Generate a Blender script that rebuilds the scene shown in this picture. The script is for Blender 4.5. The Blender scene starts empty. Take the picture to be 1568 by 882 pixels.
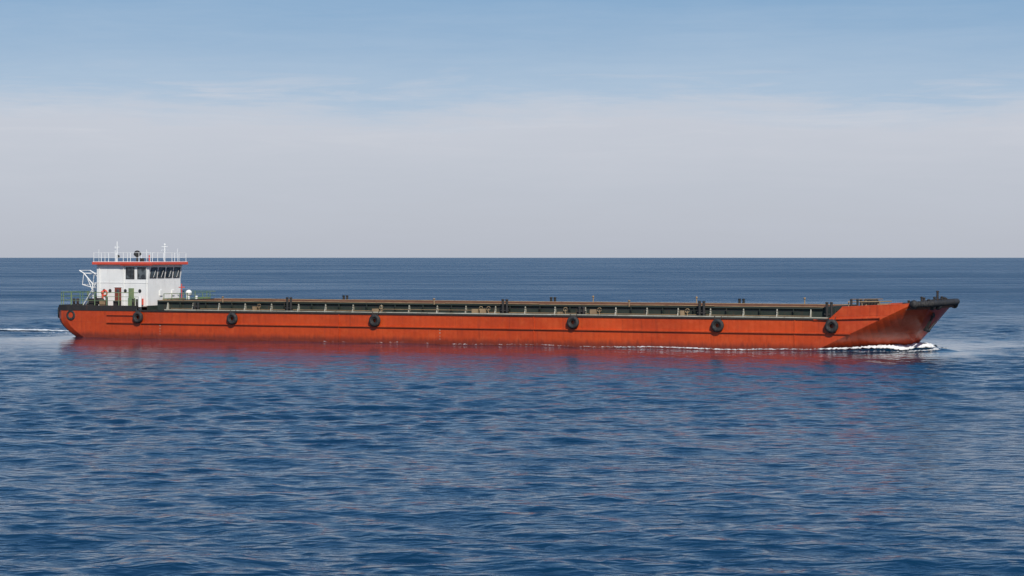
import bpy, bmesh, math, random
import numpy as np
from mathutils import Vector, Matrix
random.seed(4); rng=np.random.default_rng(7)
scene=bpy.context.scene
scene.view_settings.view_transform='Standard'
scene.view_settings.look='None'; scene.view_settings.exposure=0

# ------------------------------------------------------------------ camera
CAMH=8.9
cd=bpy.data.cameras.new("camera"); cam=bpy.data.objects.new("camera",cd); scene.collection.objects.link(cam)
cam.location=(0,0,CAMH); cam.rotation_euler=(math.radians(90-0.8415),0,0)
cd.lens=73.47; cd.sensor_width=36; cd.clip_start=0.5; cd.clip_end=90000
scene.camera=cam

# ------------------------------------------------------------------ node helpers
def newmat(name):
    m=bpy.data.materials.new(name); m.use_nodes=True
    nt=m.node_tree; b=nt.nodes["Principled BSDF"]; return m,nt,b
def N(nt,t,**kw):
    n=nt.nodes.new(t)
    for k,v in kw.items(): setattr(n,k,v)
    return n
def mathn(nt,op,a,b=None,clamp=False):
    n=N(nt,'ShaderNodeMath',operation=op); n.use_clamp=clamp
    for i,v in enumerate((a,b)):
        if v is None: continue
        if isinstance(v,(int,float)): n.inputs[i].default_value=v
        else: nt.links.new(v,n.inputs[i])
    return n.outputs[0]
def mapr(nt,v,a,b,c=0,d=1,smooth=False):
    n=N(nt,'ShaderNodeMapRange'); n.clamp=True
    if smooth: n.interpolation_type='SMOOTHSTEP'
    nt.links.new(v,n.inputs[0])
    for i,x in enumerate((a,b,c,d)): n.inputs[i+1].default_value=x
    return n.outputs[0]
def mixc(nt,f,a,b,blend='MIX'):
    n=N(nt,'ShaderNodeMix',data_type='RGBA',blend_type=blend)
    if isinstance(f,(int,float)): n.inputs[0].default_value=f
    else: nt.links.new(f,n.inputs[0])
    for i,v in ((6,a),(7,b)):
        if isinstance(v,tuple): n.inputs[i].default_value=(*v[:3],1)
        else: nt.links.new(v,n.inputs[i])
    return n.outputs[2]
def coords(nt,scale=(1,1,1),kind='Object'):
    tc=N(nt,'ShaderNodeTexCoord'); mp=N(nt,'ShaderNodeMapping'); mp.inputs['Scale'].default_value=scale
    nt.links.new(tc.outputs[kind],mp.inputs[0]); return mp.outputs[0]
def noise(nt,vec,scale,detail=3,rough=.55,dist=0):
    n=N(nt,'ShaderNodeTexNoise'); n.inputs['Scale'].default_value=scale; n.inputs['Detail'].default_value=detail
    n.inputs['Roughness'].default_value=rough; n.inputs['Distortion'].default_value=dist
    nt.links.new(vec,n.inputs['Vector']); return n.outputs[0]

def paint(name,col,col2,rough=.5,rust=.25,metal=0,sc=1.0):
    m,nt,b=newmat(name)
    v=coords(nt); vs=coords(nt,(2.2,2.2,.25))
    n1=noise(nt,v,.9*sc,5); n2=noise(nt,vs,1.6*sc,5,.65); n3=noise(nt,v,6*sc,4)
    c=mixc(nt,mapr(nt,n1,.35,.7),col,col2)
    f=mapr(nt,n2,.56,.74,0,rust)
    c=mixc(nt,f,c,(.10,.035,.015))
    nt.links.new(c,b.inputs['Base Color'])
    b.inputs['Metallic'].default_value=metal
    nt.links.new(mapr(nt,n3,.3,.7,rough-.1,rough+.15),b.inputs['Roughness'])
    bp=N(nt,'ShaderNodeBump'); bp.inputs['Strength'].default_value=.25; bp.inputs['Distance'].default_value=.02
    nt.links.new(n3,bp.inputs['Height']); nt.links.new(bp.outputs[0],b.inputs['Normal'])
    return m

# hull paint
def hullmat():
    m,nt,b=newmat("hull_orange_paint")
    v=coords(nt); big=noise(nt,v,.12,4,.6); mid=noise(nt,v,1.1,6,.65)
    vs=coords(nt,(1.6,1.6,.12)); st=noise(nt,vs,1.3,6,.7)
    vs2=coords(nt,(5,5,.35)); st2=noise(nt,vs2,1.2,4,.7)
    c=mixc(nt,mapr(nt,big,.35,.65),(.57,.068,.010),(.45,.048,.008))
    c=mixc(nt,mapr(nt,mid,.5,.75,0,.6),c,(.60,.095,.020))
    c=mixc(nt,mapr(nt,st,.54,.74,0,.5),c,(.20,.028,.009))
    c=mixc(nt,mapr(nt,st2,.61,.78,0,.55),c,(.075,.025,.012))
    sp=N(nt,'ShaderNodeSeparateXYZ'); tc=N(nt,'ShaderNodeTexCoord'); nt.links.new(tc.outputs['Object'],sp.inputs[0])
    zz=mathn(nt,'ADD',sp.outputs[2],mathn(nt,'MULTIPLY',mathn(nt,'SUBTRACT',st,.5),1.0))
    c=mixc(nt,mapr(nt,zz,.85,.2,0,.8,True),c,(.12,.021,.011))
    br=N(nt,'ShaderNodeTexBrick'); br.inputs['Scale'].default_value=1; br.offset=.5
    br.inputs['Brick Width'].default_value=6.1; br.inputs['Row Height'].default_value=1.72; br.inputs['Mortar Size'].default_value=.018
    br.inputs['Color1'].default_value=(.78,.78,.78,1); br.inputs['Color2'].default_value=(1,1,1,1); br.inputs['Mortar'].default_value=(.35,.35,.35,1)
    cb=N(nt,'ShaderNodeCombineXYZ'); nt.links.new(sp.outputs[0],cb.inputs[0]); nt.links.new(sp.outputs[2],cb.inputs[1])
    nt.links.new(cb.outputs[0],br.inputs['Vector'])
    c=mixc(nt,.38,c,br.outputs['Color'],'MULTIPLY')
    nt.links.new(c,b.inputs['Base Color'])
    nt.links.new(mapr(nt,mid,.3,.7,.27,.5),b.inputs['Roughness'])
    fr=mathn(nt,'ABSOLUTE',mathn(nt,'SINE',mathn(nt,'MULTIPLY',sp.outputs[0],math.pi/.62)))
    hgt=mathn(nt,'ADD',mathn(nt,'MULTIPLY',fr,.25),mathn(nt,'MULTIPLY',noise(nt,v,.7,3),1.6))
    hgt=mathn(nt,'ADD',hgt,mathn(nt,'MULTIPLY',br.outputs['Fac'],-.25))
    bp=N(nt,'ShaderNodeBump'); bp.inputs['Strength'].default_value=.6; bp.inputs['Distance'].default_value=.07
    nt.links.new(hgt,bp.inputs['Height']); nt.links.new(bp.outputs[0],b.inputs['Normal'])
    return m
M={}
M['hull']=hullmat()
M['black']=paint("black_weathered_steel",(.018,.018,.018),(.035,.03,.026),.6,.5)
M['green']=paint("dark_green_paint",(.018,.028,.021),(.028,.038,.029),.6,.6)
M['railgreen']=paint("green_rail_paint",(.10,.19,.10),(.22,.26,.12),.5,.3)
M['cream']=paint("cream_trim_paint",(.46,.45,.38),(.30,.28,.21),.6,.7)
M['white']=paint("white_paint",(.82,.82,.80),(.75,.75,.73),.45,.16)
M['tan']=paint("tan_deck_paint",(.34,.24,.13),(.22,.14,.08),.7,.7)
M['rust']=paint("rusty_steel",(.13,.055,.035),(.19,.085,.05),.8,.7)
M['red']=paint("roof_red_paint",(.66,.085,.05),(.58,.07,.04),.5,.15)
M['deck']=paint("deck_paint",(.13,.06,.04),(.09,.07,.05),.8,.5)
M['brown']=paint("door_brown",(.22,.05,.03),(.16,.04,.03),.5,.2)
m,nt,b=newmat("tyre_rubber"); b.inputs['Roughness'].default_value=.75
nt.links.new(mixc(nt,mapr(nt,noise(nt,coords(nt),5,4),.4,.7),(.012,.012,.013),(.045,.042,.04)),b.inputs['Base Color']); M['rubber']=m
m,nt,b=newmat("window_glass"); b.inputs['Roughness'].default_value=.06; b.inputs['Coat Weight'].default_value=.4; M['glass']=m
nt.links.new(mixc(nt,mapr(nt,noise(nt,coords(nt),1.2,2),.45,.6),(.015,.02,.025),(.10,.12,.13)),b.inputs['Base Color'])

# ------------------------------------------------------------------ builders
SHIP=bpy.data.objects.new("cargo_barge",None); scene.collection.objects.link(SHIP)
ANG=math.radians(-24.46); SHIP.location=(-47.51,239.32,0); SHIP.rotation_euler=(0,0,ANG)
parts={}
def P(name,mat):
    k=name
    if k not in parts: parts[k]=(bmesh.new(),mat)
    return parts[k][0]
def box(bm,x0,x1,y0,y1,z0,z1):
    vs=[bm.verts.new(p) for p in ((x0,y0,z0),(x1,y0,z0),(x1,y1,z0),(x0,y1,z0),(x0,y0,z1),(x1,y0,z1),(x1,y1,z1),(x0,y1,z1))]
    for f in ((3,2,1,0),(4,5,6,7),(0,1,5,4),(1,2,6,5),(2,3,7,6),(3,0,4,7)): bm.faces.new([vs[i] for i in f])
def tube(bm,a,b,r,seg=7,r2=None):
    a=Vector(a);b=Vector(b);d=b-a;L=d.length
    q=d.to_track_quat('Z','Y').to_matrix().to_4x4()
    bmesh.ops.create_cone(bm,cap_ends=True,segments=seg,radius1=r,radius2=r if r2 is None else r2,depth=L,matrix=Matrix.Translation((a+b)/2)@q)
def path(bm,pts,r,seg=7):
    for i in range(len(pts)-1): tube(bm,pts[i],pts[i+1],r,seg)
def torus(bm,c,axis,R,r,sq=1.0,nu=22,nv=10):
    q=Vector(axis).to_track_quat('Z','Y').to_matrix(); rows=[]
    for i in range(nu):
        u=2*math.pi*i/nu; row=[]
        for j in range(nv):
            w=2*math.pi*j/nv
            p=Vector(((R+r*math.cos(w))*math.cos(u),(R+r*math.cos(w))*math.sin(u),r*sq*math.sin(w)))
            row.append(bm.verts.new(Vector(c)+q@p))
        rows.append(row)
    for i in range(nu):
        for j in range(nv):
            f=bm.faces.new((rows[i][j],rows[(i+1)%nu][j],rows[(i+1)%nu][(j+1)%nv],rows[i][(j+1)%nv])); f.smooth=True
def sphere(bm,c,r,s=(1,1,1)):
    bmesh.ops.create_uvsphere(bm,u_segments=14,v_segments=9,radius=r,matrix=Matrix.Translation(c)@Matrix.Diagonal((*s,1)))
def quad(bm,pts): bm.faces.new([bm.verts.new(p) for p in pts])

# ------------------------------------------------------------------ hull form
def lerp(a,b,t): return a+(b-a)*t
def crease(z):
    return (86.5+z*2.05, 6.5-.55*max(0,z/4.5)**1.5)
def outline(z,start=None):
    pts=[]
    cx,ch=crease(z)
    if start is None:
        if z>=2: sx=-1.4
        elif z>=0: sx=-1.4+2.3*((2-z)/2)**1.6
        else: sx=.9-z*1.6
        pts+=[(sx,0),(sx,2.2),(sx,4.2),(sx+.12,5.1),(sx+.45,5.8),(sx+1.0,6.25),(sx+2.0,6.5)]
        for i in range(21): pts.append((6+i*4,6.5))
        for t in (.33,.66): pts.append((lerp(86,cx,t),lerp(6.5,ch,t)))
    else:
        for X in (start,start+.6,start+1.2,start+2.4,start+3.8):
            t=(X-86)/(cx-86); pts.append((X,lerp(6.5,ch,t)))
    pts.append((cx,ch))
    k=max(0,min(1,z/4.5))
    fx=94.2+(z*.68 if z>0 else z*2); fw=.5+max(0,z)*.98
    px=lerp(90.6,96.7,k); ph=lerp(4.6,5.75,k)
    n=8
    for i in range(1,n+1):
        t=i/n; pts.append(((1-t)**2*cx+2*t*(1-t)*px+t*t*fx,(1-t)**2*ch+2*t*(1-t)*ph+t*t*fw))
    pts.append((fx+.15+k*.35,fw*.5)); pts.append((fx+.2+k*.5,0))
    return pts
def loft(bm,rings):
    for side in (-1,1):
        V=[[bm.verts.new((x,side*h,z)) for (x,h,z) in r] for r in rings]
        for a,b in zip(V[:-1],V[1:]):
            for i in range(len(a)-1):
                q=(a[i],a[i+1],b[i+1],b[i])
                try: bm.faces.new(q if side<0 else q[::-1])
                except ValueError: pass
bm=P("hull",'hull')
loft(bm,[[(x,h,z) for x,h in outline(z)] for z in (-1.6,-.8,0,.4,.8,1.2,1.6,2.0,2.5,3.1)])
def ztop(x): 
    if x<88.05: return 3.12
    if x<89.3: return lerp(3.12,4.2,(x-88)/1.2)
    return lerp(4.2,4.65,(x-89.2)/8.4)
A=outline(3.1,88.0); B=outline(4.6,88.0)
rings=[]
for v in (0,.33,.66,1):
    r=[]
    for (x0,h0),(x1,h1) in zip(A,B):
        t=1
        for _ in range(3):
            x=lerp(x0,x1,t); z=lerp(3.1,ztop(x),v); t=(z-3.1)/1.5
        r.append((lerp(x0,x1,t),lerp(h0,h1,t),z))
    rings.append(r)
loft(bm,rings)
TOP=rings[-1]
bi=P("forecastle_bulwark_lining",'rust')
loft(bi,[[(x-.12 if h<6 else x,max(0,h-.12),z-.015) for x,h,z in rings[-1]],[(x-.12 if h<6 else x,max(0,h-.12),z-.55) for x,h,z in rings[-1]]])
bc=P("bulwark_cap",'hull')
for s in (-1,1):
    path(bc,[(x-.03,s*max(0,h-.04),z+.0) for x,h,z in TOP[2:]],.06)
bd=P("forecastle_deck",'deck')
prev=None
for x,h,z in [(88.6,6.3,4.15)]+[(x-.05,h-.05,z) for x,h,z in TOP[2:]]:
    cur=(bd.verts.new((x,-h,z-.35)),bd.verts.new((x,h,z-.35)))
    if prev: 
        bd.faces.new((prev[0],cur[0],cur[1],prev[1]))
    prev=cur
box(P("forecastle_bulkhead",'green'),88.5,88.6,-6.3,6.3,3.1,4.1)
aft=[p for p in outline(3.1) if p[0]<=10.1]
bb=P("aft_bulwark",'black')
ring=lambda z,o:[(x-o if h<6.2 else x,h+(o if h>4 else 0),z) for x,h in aft]
loft(bb,[ring(3.0,.05),ring(3.58,.05)]); loft(bb,[ring(3.58,.05),ring(3.58,-.15)]); loft(bb,[ring(3.58,-.15),ring(3.3,-.15)])
bd=P("aft_deck",'deck'); prev=None
for x,h in aft+[(11.2,6.5)]:
    cur=(bd.verts.new((x,-h+.1,3.45)),bd.verts.new((x,h-.1,3.45)))
    if prev: bd.faces.new((prev[0],cur[0],cur[1],prev[1]))
    prev=cur
box(P("aft_bulkhead",'green'),11.15,11.2,-6.35,6.35,3.0,3.6)
b2=P("side_deck",'deck')
for s in (-1,1): 
    y0,y1=sorted((s*5.5,s*6.48)); box(b2,11.2,88.5,y0,y1,3.0,3.1)
box(b2,11.2,12.2,-5.5,5.5,3.0,3.1); box(b2,87.2,88.5,-5.5,5.5,3.0,3.1)
cm=P("hold_coaming",'green')
for s in (-1,1):
    y0,y1=sorted((s*5.5,s*5.62)); box(cm,12.2,87.2,y0,y1,3.1,4.1)
box(cm,12.0,12.2,-5.62,5.62,3.1,4.2); box(cm,87.2,87.4,-5.62,5.62,3.1,4.2)
hl=P("hold_lining",'rust')
for s in (-1,1):
    y0,y1=sorted((s*5.42,s*5.5)); box(hl,12.25,87.15,y0,y1,.4,4.16)
box(hl,12.2,87.2,-5.5,5.5,.3,.4)
box(hl,12.2,12.26,-5.4,5.4,.4,4.1); box(hl,87.14,87.2,-5.4,5.4,.4,4.1)
tr=P("coaming_rail",'tan')
for s in (-1,1): 
    x=12.0
    while x<87:
        L=random.uniform(5,11); x2=min(87.3,x+L)
        tube(tr,(x,s*5.58,4.17+random.uniform(-.015,.025)),(x2-.05,s*5.58,4.17+random.uniform(-.015,.025)),.045)
        x=x2
lg=P("coaming_ledge",'green')
for s in (-1,1):
    y0,y1=sorted((s*5.62,s*5.85)); box(lg,12.2,87.2,y0,y1,3.98,4.05)
pp=P("deck_pipe",'tan'); path(pp,[(14,-5.95,3.32),(40,-5.95,3.32),(40.3,-5.95,3.5),(52,-5.95,3.5),(52.3,-5.95,3.3),(86,-5.95,3.3)],.035)
pp2=P("deck_hose",'black'); path(pp2,[(16,-6.1,3.75),(85,-6.1,3.75)],.03)
st=P("coaming_stay",'cream'); st2=P("coaming_stay_plate",'green')
x=13.5
while x<87:
    for s in (-1,1):
        t=.045
        v=[(x-t,s*5.64,3.97),(x-t,s*5.80,3.97),(x-t,s*6.05,3.12),(x-t,s*5.64,3.12)]
        w=[(a+2*t,b_,c) for a,b_,c in v]
        V=[st.verts.new(p) for p in v]; W=[st.verts.new(p) for p in w]
        st.faces.new(V); st.faces.new(W[::-1])
        for k in range(4): st.faces.new((V[k],V[(k+1)%4],W[(k+1)%4],W[k]))
        box(st2,x+1.6,x+1.66,min(s*5.64,s*5.9),max(s*5.64,s*5.9),3.12,3.97)
    x+=3.3+random.uniform(-.06,.06)
ed=P("deck_edge_bar",'cream')
x=13.5
while x<88:
    L=random.uniform(4,12); x2=min(88,x+L); box(ed,x,x2-.04,-6.50,-6.44,3.14+random.uniform(-.012,.012),3.24); box(ed,x,x2-.04,6.44,6.5,3.14,3.24); x=x2
rb=P("sheer_strake",'black')
for s in (-1,1):
    y0,y1=sorted((s*6.44,s*6.60)); box(rb,9.8,88.0,y0,y1,2.97,3.13)
def strip(bm,z,x0,x1,h,out):
    o=outline(z); pts=[p for p in o if x0<=p[0]<=x1 and p[1]>3]
    for s in (-1,1):
        for a,b in zip(pts[:-1],pts[1:]):
            va=[(a[0],s*(a[1]-.05),z-h/2),(a[0],s*(a[1]+out),z-h/2*.5),(a[0],s*(a[1]+out),z+h/2*.5),(a[0],s*(a[1]-.05),z+h/2)]
            vb=[(b[0],s*(b[1]-.05),z-h/2),(b[0],s*(b[1]+out),z-h/2*.5),(b[0],s*(b[1]+out),z+h/2*.5),(b[0],s*(b[1]-.05),z+h/2)]
            A_=[bm.verts.new(p) for p in va]; B_=[bm.verts.new(p) for p in vb]
            for k in range(4): 
                q=(A_[k],A_[(k+1)%4],B_[(k+1)%4],B_[k]); bm.faces.new(q if s<0 else q[::-1])
            bm.faces.new(A_); bm.faces.new(B_[::-1])
sg=P("rubbing_guard",'hull')
strip(sg,1.7,1,90,.18,.16)
strip(sg,2.55,1,10.5,.16,.14)
tube(sg,(86.5,-6.5,2.99),(92.8,-6.28,3.25),.12); tube(sg,(86.5,6.5,2.99),(92.8,6.28,3.25),.12)
for X in (10.4,35.2,57.5,84.6): box(sg,X,X+.1,-6.56,-6.45,.1,2.95)
ty=P("tyre_fender",'rubber'); ch=P("fender_chain",'black'); hubm=P("fender_hub",'black')
for X in (1.1,10.2,22.3,39.6,61.9,77.0,88.3):
    for s in (-1,1):
        yy=s*(6.5+.22) if X>2 else s*6.35
        z=2.38+random.uniform(-.06,.06)
        torus(ty,(X,yy,z),(random.uniform(-.05,.05),-1,0.05),.45,.21,1.1)
        torus(hubm,(X,yy,z),(0,-1,0),.25,.06,2.0,16,6)
        tube(ch,(X-.25,yy,z+.45),(X-.35,s*6.5,3.3),.035); tube(ch,(X+.25,yy,z+.45),(X+.35,s*6.5,3.3),.035)
torus(ty,(-1.35,-5.2,2.7),(-.8,-.6,0),.45,.22,1.1)
torus(ty,(-1.6,-2,2.6),(-1,0,0),.45,.22,1.1); torus(ty,(-1.6,2,2.6),(-1,0,0),.45,.22,1.1)
bf=P("bow_fender",'rubber')
pts=[(x+.12,h+.1,z-.05) for x,h,z in TOP if x>95.0]
full=[(x,-h,z) for x,h,z in pts]+[(x,h,z) for x,h,z in pts[::-1][1:]]
for i in range(len(full)-1):
    a,b=Vector(full[i]),Vector(full[i+1]); tube(bf,a,b,.27,12); sphere(bf,a,.30)
sphere(bf,full[0],.42); sphere(bf,full[-1],.5)
for y in (-4.6,-3.4,3.6,4.6): sphere(bf,(97.3 if abs(y)>4 else 97.6,y,4.35),.36,(1,1,1.1))
an=P("anchor",'black')
tube(an,(96.95,-2.6,3.4),(96.3,-2.5,2.0),.12); tube(an,(96.35,-3.3,2.1),(96.35,-1.8,1.95),.17)
tube(an,(96.35,-3.3,2.1),(96.85,-3.6,2.95),.13,7,.04); tube(an,(96.35,-1.8,1.95),(96.95,-1.5,2.85),.13,7,.04)
torus(an,(97.0,-2.6,3.5),(1,0,.2),.22,.08)
dm=P("draft_mark",'cream')
for X in (12.9,47.0):
    for k in range(4): box(dm,X,X+.09,-6.515,-6.49,.5+k*.3,.5+k*.3+random.uniform(.05,.11))
bo=P("bollard",'black')
TALL=(29.0,54.2,75.2,87.9)
for X in (17.4,29.0,54.2,62.6,75.2,87.9):
    for s in (-1,1):
        for d in (-.22,.22):
            zt=4.6 if X in TALL else 3.9
            tube(bo,(X+d,s*6.15,3.1),(X+d,s*6.15,zt),.13,10)
            sphere(bo,(X+d,s*6.15,zt),.17,(1,1,.5))
        tube(bo,(X-.45,s*6.15,3.5),(X+.45,s*6.15,3.5),.09)
vp=P("deck_vent",'tan')
for X in (20.5,46,67.5):
    tube(vp,(X,-5.75,4.0),(X,-5.75,4.55),.07); sphere(vp,(X,-5.75,4.6),.14,(1,1,.6))
cl=P("deck_clutter",'tan')
for X in (39.0,50.5,51.4,60,73.0,63.5,24.5):
    w=random.uniform(.3,.7); box(cl,X,X+w,-6.2,-5.9,3.11,3.11+random.uniform(.3,.65)); torus(cl,(X+w+.3,-6.05,3.7),(0,-1,.3),.2,.035,1,14,6)
    tube(cl,(X+w+.3,-6.05,3.1),(X+w+.3,-6.05,3.7),.05)
for X in (59,70.5,82): tube(vp,(X,5.7,4.1),(X,5.7,4.7),.06); sphere(vp,(X,5.7,4.75),.12)

# ---- foredeck fittings
fd=P("anchor_windlass",'tan'); fk=P("windlass_drum",'black')
box(fd,90.2,90.5,-2.6,-2.2,3.9,4.75); box(fd,90.2,90.5,1.6,2.0,3.9,4.75); tube(fk,(90.35,-2.9,4.55),(90.35,2.2,4.55),.2,12)
for y in (-2,-.8,.4,1.5): tube(fk,(90.35,y,4.5),(90.35,y+.12,4.5),.36,16)
box(fd,91.2,92.2,-1.0,.2,3.95,4.45)
tube(fd,(89.3,-4.6,4.65),(93.4,-4.2,4.75),.05); tube(fd,(89.3,-3.8,4.9),(92.4,-3.6,4.95),.04)
for X in (89.3,90.6,92.3): tube(fd,(X,-4.4,3.9),(X,-4.4,4.75),.045)
bp_=P("bow_bollard",'black')
for X,y,h in ((96.3,-4.4,.75),(96.7,-3.3,.5),(96.9,-1.8,.7),(97.0,-1.0,1.25),(97.05,.6,.7),(97.0,2.0,.6),(96.8,3.5,.5),(95.2,-4.9,.4),(90.0,-6.0,.5),(90.6,-6.0,.5),(94.4,4.6,.5)):
    tube(bp_,(X,y,4.2),(X,y,4.4+h),.11,10); sphere(bp_,(X,y,4.4+h),.15,(1,1,.6))
tube(bp_,(96.9,-1.8,4.9),(97.05,.6,4.9),.07)
tube(bp_,(96.2,-4.2,4.7),(96.9,-2.2,4.8),.14); box(bp_,95.2,95.9,-4.9,-4.3,4.2,4.62)
torus(bp_,(95.3,-3.2,4.6),(0,0,1),.45,.12); torus(bp_,(94.3,-1.2,4.45),(0,0,1),.5,.13)

# ---- deckhouse
W=3.25; HX0,HX1=2.3,9.15; Z0,Z1=3.45,8.12
wh=P("deckhouse_wall",'white')
sec=[(Z0,HX1),(6.45,HX1),(Z1,HX1+.28)]
box(wh,HX0,HX0+.1,-W,W,Z0,Z1)
for s in (-1,1):
    v=[(HX0+.1,s*W,Z0),(HX1,s*W,Z0),(HX1,s*W,6.45),(HX1+.28,s*W,Z1),(HX0+.1,s*W,Z1)]
    w=[(a,b_-s*.1,c) for a,b_,c in v]
    V=[wh.verts.new(p) for p in v]; Wv=[wh.verts.new(p) for p in w]
    wh.faces.new(V if s<0 else V[::-1]); wh.faces.new(Wv[::-1] if s<0 else Wv)
    for k in range(5): wh.faces.new((V[k],V[(k+1)%5],Wv[(k+1)%5],Wv[k]))
for (za,xa),(zb,xb) in zip(sec[:-1],sec[1:]):
    quad(wh,[(xa,-W+.1,za),(xa,W-.1,za),(xb,W-.1,zb),(xb,-W+.1,zb)])
box(wh,HX0+.1,HX1,-W+.1,W-.1,Z1-.1,Z1)
tm=P("deckhouse_trim",'white')
box(tm,HX0-.03,HX1+.03,-W-.04,-W+.002,6.02,6.1)
gl=P("window_pane",'glass'); fr=P("window_frame",'black'); fw=P("window_surround",'white')
def sidewin(x0,x1,z0,z1,s=-1):
    y=s*W
    box(gl,x0,x1,min(y,y+s*.02),max(y,y+s*.02),z0,z1)
    for a in ((x0-.07,x1+.07,z0-.07,z0),(x0-.07,x1+.07,z1,z1+.07),(x0-.07,x0,z0,z1),(x1,x1+.07,z0,z1)):
        box(fr,a[0],a[1],min(y,y+s*.05),max(y,y+s*.05),a[2],a[3])
for s in (-1,1):
    sidewin(6.3,7.3,6.55,7.72,s); sidewin(7.85,8.95,6.55,7.72,s); 
box(fr,6.78,6.82,-W-.05,-W,6.62,7.72)
def fx(z): return HX1+(.28*(z-6.45)/(Z1-6.45) if z>6.45 else 0)
ysw=np.linspace(-W+.18,W-.18,5)
for a,b_ in zip(ysw[:-1],ysw[1:]):
    a+=.14;b_-=.14; z0,z1=6.62,7.74
    quad(gl,[(fx(z0)+.02,a,z0),(fx(z0)+.02,b_,z0),(fx(z1)+.02,b_-.05,z1),(fx(z1)+.02,a+.05,z1)])
    for p,q in (((z0,a),(z0,b_)),((z0,b_),(z1,b_-.05)),((z1,b_-.05),(z1,a+.05)),((z1,a+.05),(z0,a))):
        tube(fr,(fx(p[0])+.02,p[1],p[0]),(fx(q[0])+.02,q[1],q[0]),.04,5)
    tube(fw,(fx(6.75)+.05,(a+b_)/2,6.65),(fx(7.5)+.05,(a+b_)/2+.25,7.4),.02,4)
dr=P("deckhouse_door",'brown')
for x0 in (4.75,):
    box(dr,x0,x0+.85,-W-.05,-W,3.62,5.5); box(dr,x0,x0+.85,W,W+.05,3.62,5.5)
dg=P("wheelhouse_door",'railgreen'); box(dg,6.6,7.3,-W-.05,-W,3.62,5.45)
box(fw,4.62,5.73,-W-.03,-W,5.55,5.62)
for X in (3.3,4.1,6.15,8.1):
    torus(fr,(X,-W-.03,5.15),(0,-1,0),.17,.035,1,18,6); 
    bmesh.ops.create_cone(gl,cap_ends=True,segments=18,radius1=.16,radius2=.16,depth=.03,matrix=Matrix.Translation((X,-W-.012,5.15))@Matrix.Rotation(math.pi/2,4,'X'))
box(gl,5.0,5.35,-W-.065,-W-.05,4.9,5.3)
pk=P("wall_pipe",'white')
for X in (2.7,5.95,9.0): tube(pk,(X,-W-.07,3.5),(X,-W-.07,8.1),.035)
for y in (-1,1.4): box(pk,HX1,HX1+.12,y,y+.5,4.6,5.2)
lb=P("lifebuoy",'red'); torus(lb,(3.75,-W-.55,4.9),(0,-1,0),.3,.09)
rf=P("wheelhouse_roof",'red'); rt=P("roof_top",'white')
box(rf,HX0-.35,HX1+.75,-W-.45,W+.45,8.08,8.38); box(rt,HX0-.28,HX1+.68,-W-.38,W+.38,8.38,8.42)
box(rf,HX0+3.4,HX1+.70,-W-.40,-W-.1,7.98,8.08) 
rr=P("roof_railing",'white')
x0,x1,y0,y1=HX0-.2,HX1+.55,-W-.3,W+.3
cor=[(x0,y0),(x1,y0),(x1,y1),(x0,y1),(x0,y0)]
for (xa,ya),(xb,yb) in zip(cor[:-1],cor[1:]):
    for z in (8.85,9.42): tube(rr,(xa,ya,z),(xb,yb,z),.02,5)
    n=5
    for i in range(n): tube(rr,(lerp(xa,xb,i/n),lerp(ya,yb,i/n),8.38),(lerp(xa,xb,i/n),lerp(ya,yb,i/n),9.42),.028,5)
ms=P("antenna_mast",'white')
tube(ms,(3.6,-1.2,8.3),(3.6,-1.2,10.7),.045); tube(ms,(3.3,-1.2,10.0),(3.9,-1.2,10.05),.04); tube(ms,(3.2,-1.0,8.3),(3.2,-1.0,10.2),.025)
tube(ms,(8.0,1.8,8.3),(8.0,1.8,10.35),.05); tube(ms,(7.6,1.8,10.1),(8.4,1.8,10.1),.045); sphere(ms,(8.0,1.8,10.35),.12); tube(ms,(8.0,1.1,9.7),(8.0,2.5,9.7),.04)
tube(ms,(5.0,2.6,8.3),(5.0,2.6,9.8),.02); tube(ms,(9.0,2.9,8.3),(9.0,2.9,9.9),.02); tube(ms,(2.4,-3,8.3),(2.4,-3,9.8),.02)
sl=P("searchlight",'black'); tube(sl,(6.6,-1.6,8.36),(6.6,-1.6,9.0),.1); sphere(sl,(6.6,-1.6,9.3),.38); sphere(sl,(3.3,-.6,9.0),.2); tube(sl,(6.2,-1.4,9.25),(7.1,-1.8,9.3),.22); box(sl,6.9,7.2,-1.5,-1.1,8.42,8.8)
sr=P("smoke_pipe",'red'); tube(sr,(8.9,-2.6,8.3),(8.9,-2.6,9.15),.07)
gt=P("boat_davit",'white')
for y in (-2.4,-.4):
    path(gt,[(1.2,y,3.45),(1.1,y,5.9),(-.1,y,7.1),(-.7,y,7.4)],.07)
    tube(gt,(1.1,y,5.9),(2.3,y,6.2),.05); tube(gt,(2.3,y,6.9),(-.1,y,7.1),.04); tube(gt,(.3,y,6.7),(1.15,y,5.0),.04)
    path(gt,[(-.3,y,5.8),(1.0,y,5.5),(2.3,y,5.5)],.05); tube(gt,(-.3,y,5.8),(-.1,y,7.1),.04)
for x,z in ((-.7,7.4),(-.1,7.1),(1.1,5.9),(-.3,5.8)): tube(gt,(x,-2.4,z),(x,-.4,z),.045)
sx=P("aft_stair",'white')
for y in (-3.1,-2.6): tube(sx,(.3,y,3.5),(2.1,y,6.0),.05)
for k in range(9): tube(sx,(.3+k*.2,-3.1,3.5+k*.28),(.3+k*.2,-2.6,3.5+k*.28),.03)
gr=P("deck_railing",'railgreen')
rl=[(x+.12 if h<6.2 else x,h-.1) for x,h in aft]
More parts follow.
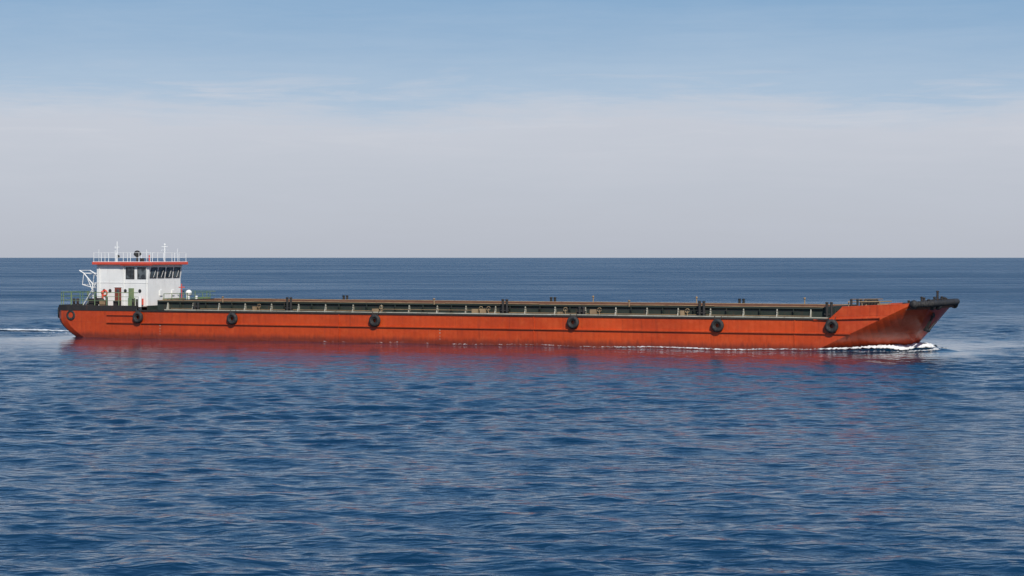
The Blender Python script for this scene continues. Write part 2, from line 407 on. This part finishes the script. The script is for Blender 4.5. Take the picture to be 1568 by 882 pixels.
for s in (-1,1):
    pts=[(x,s*h) for x,h in rl]
    if s>0: pts.append((11.8,6.4))
    for z,r in ((4.1,.025),(4.55,.025),(5.0,.04)):
        path(gr,[(x,y,z) for x,y in pts],r,5)
    tot=0; nxt=0
    for (xa,ya),(xb,yb) in zip(pts[:-1],pts[1:]):
        L=math.hypot(xb-xa,yb-ya)
        while nxt<=tot+L:
            t=(nxt-tot)/L; tube(gr,(lerp(xa,xb,t),lerp(ya,yb,t),3.5),(lerp(xa,xb,t),lerp(ya,yb,t),5.0),.045,6); nxt+=1.6
        tot+=L
for y in np.linspace(-3,6.4,7): tube(gr,(11.1,y,3.45),(11.1,y,4.85),.045,6)
for z in (4.3,4.85): tube(gr,(11.1,-3,z),(11.1,6.4,z),.035,6)
ad=P("aft_winch",'black')
box(ad,2.6,3.4,-5.3,-4.5,3.45,4.3); tube(ad,(3.8,-5.4,4.0),(3.8,-4.4,4.0),.38,14); tube(ad,(.6,-5.2,3.45),(.6,-5.2,4.3),.16,10); tube(ad,(1.1,-5.2,3.45),(1.1,-5.2,4.3),.16,10)
box(ad,6.0,6.7,-5.4,-4.8,3.45,4.1); box(ad,0,1.6,-.5,2.5,3.45,4.5); tube(ad,(5.4,-5.7,3.45),(5.4,-5.7,4.5),.11); tube(ad,(9.6,-6.0,3.45),(9.6,-6.0,4.3),.15); tube(ad,(9.1,-6.0,3.45),(9.1,-6.0,4.3),.15)
at=P("deck_locker",'tan'); box(at,9.9,10.9,-1.5,1.5,3.45,4.3); box(at,4.3,5.0,-5.6,-5.1,3.45,4.15)
cw=P("vent_cowl",'white'); tube(cw,(10.2,3.2,3.45),(10.2,3.2,4.7),.22,12); sphere(cw,(10.3,3.2,4.85),.36); tube(cw,(9.9,-5.9,3.1),(9.9,-5.9,4.6),.2,10); tube(cw,(10.4,4.6,3.45),(10.4,4.6,4.5),.16,10)
cr=P("fire_post",'red'); tube(cr,(10.0,2.2,3.45),(10.0,2.2,5.9),.05); tube(cr,(9.8,1.9,5.5),(10.2,2.5,5.5),.05); sphere(cr,(3.6,-4.0,4.95),.2); tube(cr,(3.6,-4.0,3.5),(3.6,-4.0,4.9),.12); box(cr,8.2,8.6,-W-.3,-W-.05,3.6,4.3)
og=P("generator_box",'railgreen'); box(og,7.7,8.2,-5.0,-4.3,3.45,4.4); box(og,11.3,12.0,3.5,5.0,3.1,4.4)

for name,(bm,mat) in parts.items():
    me=bpy.data.meshes.new(name); bmesh.ops.recalc_face_normals(bm,faces=bm.faces) if name not in ("hull",) else bmesh.ops.remove_doubles(bm,verts=bm.verts,dist=.001)
    bm.to_mesh(me); bm.free()
    ob=bpy.data.objects.new(name,me); scene.collection.objects.link(ob); ob.parent=SHIP; me.materials.append(M[mat])
    if name in ("hull","bow_fender"):
        bpy.context.view_layer.objects.active=ob; ob.select_set(True)
        bpy.ops.object.shade_smooth_by_angle(angle=math.radians(9 if name=="hull" else 60)); ob.select_set(False)
    elif name in ("hold_coaming","coaming_ledge","deckhouse_trim","wheelhouse_roof","aft_winch","deck_locker"):
        bv=ob.modifiers.new("bevel",'BEVEL'); bv.width=.02; bv.segments=1; bv.limit_method='ANGLE'

# ------------------------------------------------------------------ water
NC=130
lam=np.exp(rng.uniform(math.log(.6),math.log(9),NC)); th=rng.normal(math.radians(-102),math.radians(36),NC); ph=rng.uniform(0,6.28,NC)
slope=np.where(lam<1.3,.0125,np.where(lam<4,.0165,.009))
amp=slope*lam/(2*math.pi); kx=np.cos(th)*2*math.pi/lam; ky=np.sin(th)*2*math.pi/lam
ca,sa=math.cos(ANG),math.sin(ANG)
def tolocal(x,y):
    dx=x+47.51; dy=y-239.32
    return dx*ca+dy*sa, -dx*sa+dy*ca
def toworld(lx,ly): return -47.51+lx*ca-ly*sa, 239.32+lx*sa+ly*ca
def rowsp(y): return np.maximum(.12,np.abs(y)*np.interp(np.abs(y),[0,260,600,1500,4000],[.002,.0021,.005,.02,.035]))
def calmf(x,y):
    lx,ly=tolocal(x,y)
    lx=lx+np.clip(-ly-6.5,0,None)*.30
    lx=lx+1.5*np.sin(ly*.35)+1.0*np.sin(ly*.13+1)
    ex=np.clip(-lx,0,None)+np.clip(lx-99,0,None); ey=np.clip(np.abs(ly)-6.5,0,None)
    return np.exp(-(ey/27)**2-(ex/5)**2)
def wave(x,y):
    h=np.zeros_like(x); dy=np.where(y<45,3.0,rowsp(y))
    gm=.78+.38*np.sin(x*.05+1.3*np.sin(y*.031))*np.sin(y*.043+1.1*np.sin(x*.027))
    for i in range(NC):
        w=np.clip((lam[i]/dy-2.0)/2.5,0,1)
        if w.max()<=0: continue
        p=kx[i]*x+ky[i]*y+ph[i]
        h+=amp[i]*w*np.sin(p)
    h*=gm*(1-.74*calmf(x,y))
    lx,ly=tolocal(x,y)
    a=np.abs(ly)
    hb=np.interp(lx,[84,86.5,89,91,93,94.2,96],[6.5,6.5,5.9,4.9,2.8,.6,0])
    d=np.clip(a-hb,0,None)
    prof=np.interp(lx,[80,86,90,93,95,96.5,99],[0,.10,.28,.5,.68,.35,0])
    h+=prof*np.exp(-(d/1.5)**2)
    h+=.05*np.sin(lx*2*math.pi/14+1)*np.exp(-(np.clip(a-6.5,0,None)/3)**2)*((lx>0)&(lx<85))
    return h
ys=[-4000,-1500,-600,-250,-120,-60,-20,5,20,32,40]
y=45.0
while y<42000:
    ys.append(y); y+=float(rowsp(np.array(y)))
ys.append(y); ys=np.array(ys)
inner=np.linspace(-1,1,1000); 
out=np.geomspace(1.04,14,40)
u=np.concatenate([-out[::-1],inner,out])
U,Y=np.meshgrid(u,ys)
hw=np.where(Y>0,Y,-Y*.5)*.27+8
X=U*hw
Z=wave(X,Y)
Z*=np.clip(1.0-np.clip((np.abs(U)-1)/3,0,1),0,1)
DY=np.where(ys<45,3.0,rowsp(ys))
tot=(slope**2).sum(); unres=np.array([((slope**2)*(1-np.clip((lam/d-2.0)/2.5,0,1)**2)).sum()/tot for d in DY])
RG=np.repeat(unres[:,None],X.shape[1],1); CF=calmf(X,Y)
nr,ncol=X.shape
co=np.stack([X,Y,Z],-1).reshape(-1,3).astype(np.float32)
idx=np.arange(nr*ncol).reshape(nr,ncol)
q=np.stack([idx[:-1,:-1],idx[:-1,1:],idx[1:,1:],idx[1:,:-1]],-1).reshape(-1,4).astype(np.int32)
me=bpy.data.meshes.new("water"); me.vertices.add(len(co)); me.vertices.foreach_set("co",co.ravel())
me.loops.add(q.size); me.loops.foreach_set("vertex_index",q.ravel()); me.polygons.add(len(q))
me.polygons.foreach_set("loop_start",np.arange(0,q.size,4,dtype=np.int32)); me.polygons.foreach_set("use_smooth",np.ones(len(q),dtype=bool))
me.update(calc_edges=True)
a=me.attributes.new("unresolved",'FLOAT','POINT'); a.data.foreach_set("value",RG.ravel().astype(np.float32))
a=me.attributes.new("calm",'FLOAT','POINT'); a.data.foreach_set("value",CF.ravel().astype(np.float32))
water=bpy.data.objects.new("water",me); scene.collection.objects.link(water)
m,nt,b=newmat("sea_water")
b.inputs['IOR'].default_value=1.333
ra=N(nt,'ShaderNodeAttribute',attribute_name="unresolved"); rc=N(nt,'ShaderNodeAttribute',attribute_name="calm")
v1=coords(nt,(.5,1,1)); v2=coords(nt,(.7,1.2,1)); v3=coords(nt,(.02,.05,1)); v4=coords(nt,(.003,.014,1)); v5=coords(nt,(.0004,.0016,1))
patch=noise(nt,v3,1,5,.6); patch2=noise(nt,v4,1,6,.65); patch3=noise(nt,v5,1,7,.7)
pf=mathn(nt,'ADD',mathn(nt,'ADD',mathn(nt,'MULTIPLY',patch,.35),mathn(nt,'MULTIPLY',patch2,.35)),mathn(nt,'MULTIPLY',patch3,.3))
c=mixc(nt,mapr(nt,patch,.35,.65),(.002,.022,.054),(.003,.029,.068)); nt.links.new(c,b.inputs['Base Color'])
ro=mathn(nt,'ADD',mapr(nt,ra.outputs['Fac'],0,1,.09,.27),mathn(nt,'MULTIPLY',mapr(nt,pf,.40,.60,-.05,.06),mapr(nt,ra.outputs['Fac'],0,1,.4,1.6)))
ro=mathn(nt,'MULTIPLY',ro,mapr(nt,rc.outputs['Fac'],0,1,1,.3))
nt.links.new(ro,b.inputs['Roughness'])
n1=noise(nt,v1,1.5,2,.5,.4); n2=noise(nt,v2,4.5,3,.55,.3)
hh=mathn(nt,'ADD',mathn(nt,'MULTIPLY',n1,.21),mathn(nt,'MULTIPLY',n2,.022))
hh=mathn(nt,'MULTIPLY',hh,mapr(nt,pf,.40,.60,.65,1.15))
hh=mathn(nt,'MULTIPLY',hh,mapr(nt,rc.outputs['Fac'],0,1,1,.16))
bp=N(nt,'ShaderNodeBump'); bp.inputs['Strength'].default_value=1; bp.inputs['Distance'].default_value=1.0
nt.links.new(hh,bp.inputs['Height']); nt.links.new(bp.outputs[0],b.inputs['Normal'])
me.materials.append(m)

# ------------------------------------------------------------------ foam
m,nt,b=newmat("sea_foam"); b.inputs['Base Color'].default_value=(.80,.83,.85,1); b.inputs['Roughness'].default_value=.8
at_=N(nt,'ShaderNodeAttribute',attribute_name="dens"); v=coords(nt,(1,1,1))
nn=noise(nt,v,2.6,6,.75); n0=noise(nt,v,.5,3,.6)
s_=mathn(nt,'ADD',mathn(nt,'MULTIPLY',nn,.6),mathn(nt,'MULTIPLY',n0,.4))
al=mapr(nt,mathn(nt,'ADD',s_,at_.outputs['Fac']),.98,1.16)
nt.links.new(al,b.inputs['Alpha']); FO=m
def foam(name,pts,lump,cross=12,step=.2):
    P_=np.array(pts,float); seg=np.hypot(np.diff(P_[:,0]),np.diff(P_[:,1])); t=np.concatenate([[0],np.cumsum(seg)])
    n=int(t[-1]/step)+1; tt=np.linspace(0,t[-1],n)
    c=[np.interp(tt,t,P_[:,k]) for k in range(4)]
    dx=np.gradient(c[0]);dy=np.gradient(c[1]);L=np.hypot(dx,dy)+1e-9;nx,ny=-dy/L,dx/L
    w=np.linspace(-1,1,cross)
    LX=c[0][:,None]+nx[:,None]*w*c[2][:,None]; LY=c[1][:,None]+ny[:,None]*w*c[2][:,None]
    WX,WY=toworld(LX,LY)
    D=c[3][:,None]*(1-np.abs(w)**2.0)
    ZZ=wave(WX,WY)+.05+lump*D*rng.random(LX.shape)
    vs=np.stack([WX,WY,ZZ],-1).reshape(-1,3); id_=np.arange(n*cross).reshape(n,cross)
    f=np.stack([id_[:-1,:-1],id_[:-1,1:],id_[1:,1:],id_[1:,:-1]],-1).reshape(-1,4)
    me=bpy.data.meshes.new(name); me.from_pydata(vs.tolist(),[],f.tolist()); 
    a=me.attributes.new("dens",'FLOAT','POINT'); a.data.foreach_set("value",D.ravel().astype(np.float32))
    me.materials.append(FO); me.polygons.foreach_set("use_smooth",np.ones(len(f),dtype=bool))
    ob=bpy.data.objects.new(name,me); scene.collection.objects.link(ob); return ob
BW=bpy.data.objects.new("bow_wave",None); scene.collection.objects.link(BW)
for s in (-1,1):
    o=foam("bow_foam",[(96.4,s*.3,.9,.78),(94.8,s*1.6,.9,.78),(93,s*3.7,.8,.74),(91,s*5.4,.7,.7),(89,s*6.5,.55,.66),(86.5,s*7.1,.4,.52),(82,s*7.4,.5,.64),(77,s*7.4,.5,.62),(70,s*7.3,.45,.59),(60,s*7.2,.35,.50),(48,s*7.1,.35,.5),(30,s*7,.25,.42),(5,s*7,.25,.40)],.28); o.parent=BW
    o=foam("bow_crest_foam",[(97.2,s*1.2,.8,.66),(94.5,s*5.5,.7,.54),(89,s*9,.7,.42),(80,s*12,.8,.33)],.2); o.parent=BW
WK=bpy.data.objects.new("stern_wake",None); scene.collection.objects.link(WK)
for y0,y1,y2,wd,d in ((-5.5,-6.5,-9,.6,.44),(5.5,7.2,8.5,1.5,.78),(1,2,4,1.4,.5),(6.5,11,17,1.0,.48)):
    o=foam("wake_foam",[(-.5,y0,.6,d+.05),(-10,y1,wd,d),(-26,y2,wd*1.2,d-.04),(-90,y2*1.5,wd*1.6,d-.15)],.2,14,.3); o.parent=WK

# ------------------------------------------------------------------ sky & sun
sd=Vector((.24,-.85,0)).normalized(); EL=math.radians(41)
sun_dir=Vector((sd.x*math.cos(EL),sd.y*math.cos(EL),math.sin(EL)))
ld=bpy.data.lights.new("sun",'SUN'); ld.energy=4.3; ld.angle=math.radians(.5); ld.color=(1,.95,.86)
sun=bpy.data.objects.new("sun",ld); scene.collection.objects.link(sun); sun.rotation_euler=(-sun_dir).to_track_quat('-Z','Y').to_euler()
w=bpy.data.worlds.new("sky"); scene.world=w; w.use_nodes=True; nt=w.node_tree
bg=nt.nodes["Background"]; bg.inputs[1].default_value=.1
sk=N(nt,'ShaderNodeTexSky',sky_type='NISHITA'); sk.sun_disc=False; sk.sun_elevation=EL; sk.sun_rotation=math.atan2(sun_dir.x,sun_dir.y)
tc=N(nt,'ShaderNodeTexCoord'); sp=N(nt,'ShaderNodeSeparateXYZ'); nt.links.new(tc.outputs['Generated'],sp.inputs[0])
def sv(s):
    mp=N(nt,'ShaderNodeMapping'); mp.inputs['Scale'].default_value=s; nt.links.new(tc.outputs['Generated'],mp.inputs[0]); return mp.outputs[0]
na=noise(nt,sv((7,7,26)),1,6,.6,.3); nb=noise(nt,sv((9,9,110)),1,6,.65,.6); nc=noise(nt,sv((24,24,260)),1,6,.65,.5)
z=mathn(nt,'ADD',sp.outputs[2],mathn(nt,'MULTIPLY',mathn(nt,'SUBTRACT',na,.5),.032))
z=mathn(nt,'ADD',z,mathn(nt,'MULTIPLY',mathn(nt,'SUBTRACT',nb,.5),.022))
z=mathn(nt,'ADD',z,mathn(nt,'MULTIPLY',mathn(nt,'SUBTRACT',nc,.5),.014))
rp=N(nt,'ShaderNodeValToRGB'); nt.links.new(z,rp.inputs[0])
els=[(0,(.485,.515,.595)),(.03,(.505,.54,.63)),(.062,(.56,.585,.67)),(.070,(.51,.57,.68)),(.077,(.40,.52,.68)),(.125,(.235,.395,.605)),(.2,(.10,.26,.50)),(.4,(.048,.165,.40)),(.75,(.04,.13,.34))]
cr_=rp.color_ramp
while len(cr_.elements)<len(els): cr_.elements.new(.5)
for e,(p,c) in zip(cr_.elements,els): e.position=p
for e,(p,c) in zip(cr_.elements,els): e.color=(*c,1)
wis=mathn(nt,'MULTIPLY',mapr(nt,nb,.52,.72,0,.7),mapr(nt,sp.outputs[2],.045,.065,0,1,True)); wis=mathn(nt,'MULTIPLY',wis,mapr(nt,sp.outputs[2],.098,.078,0,1,True))
cc=mixc(nt,wis,rp.outputs[0],(.62,.63,.70))
sc=N(nt,'ShaderNodeVectorMath',operation='SCALE'); nt.links.new(cc,sc.inputs[0]); sc.inputs[3].default_value=10.0
col=mixc(nt,.9,sk.outputs[0],sc.outputs[0])
nt.links.new(col,bg.inputs[0])
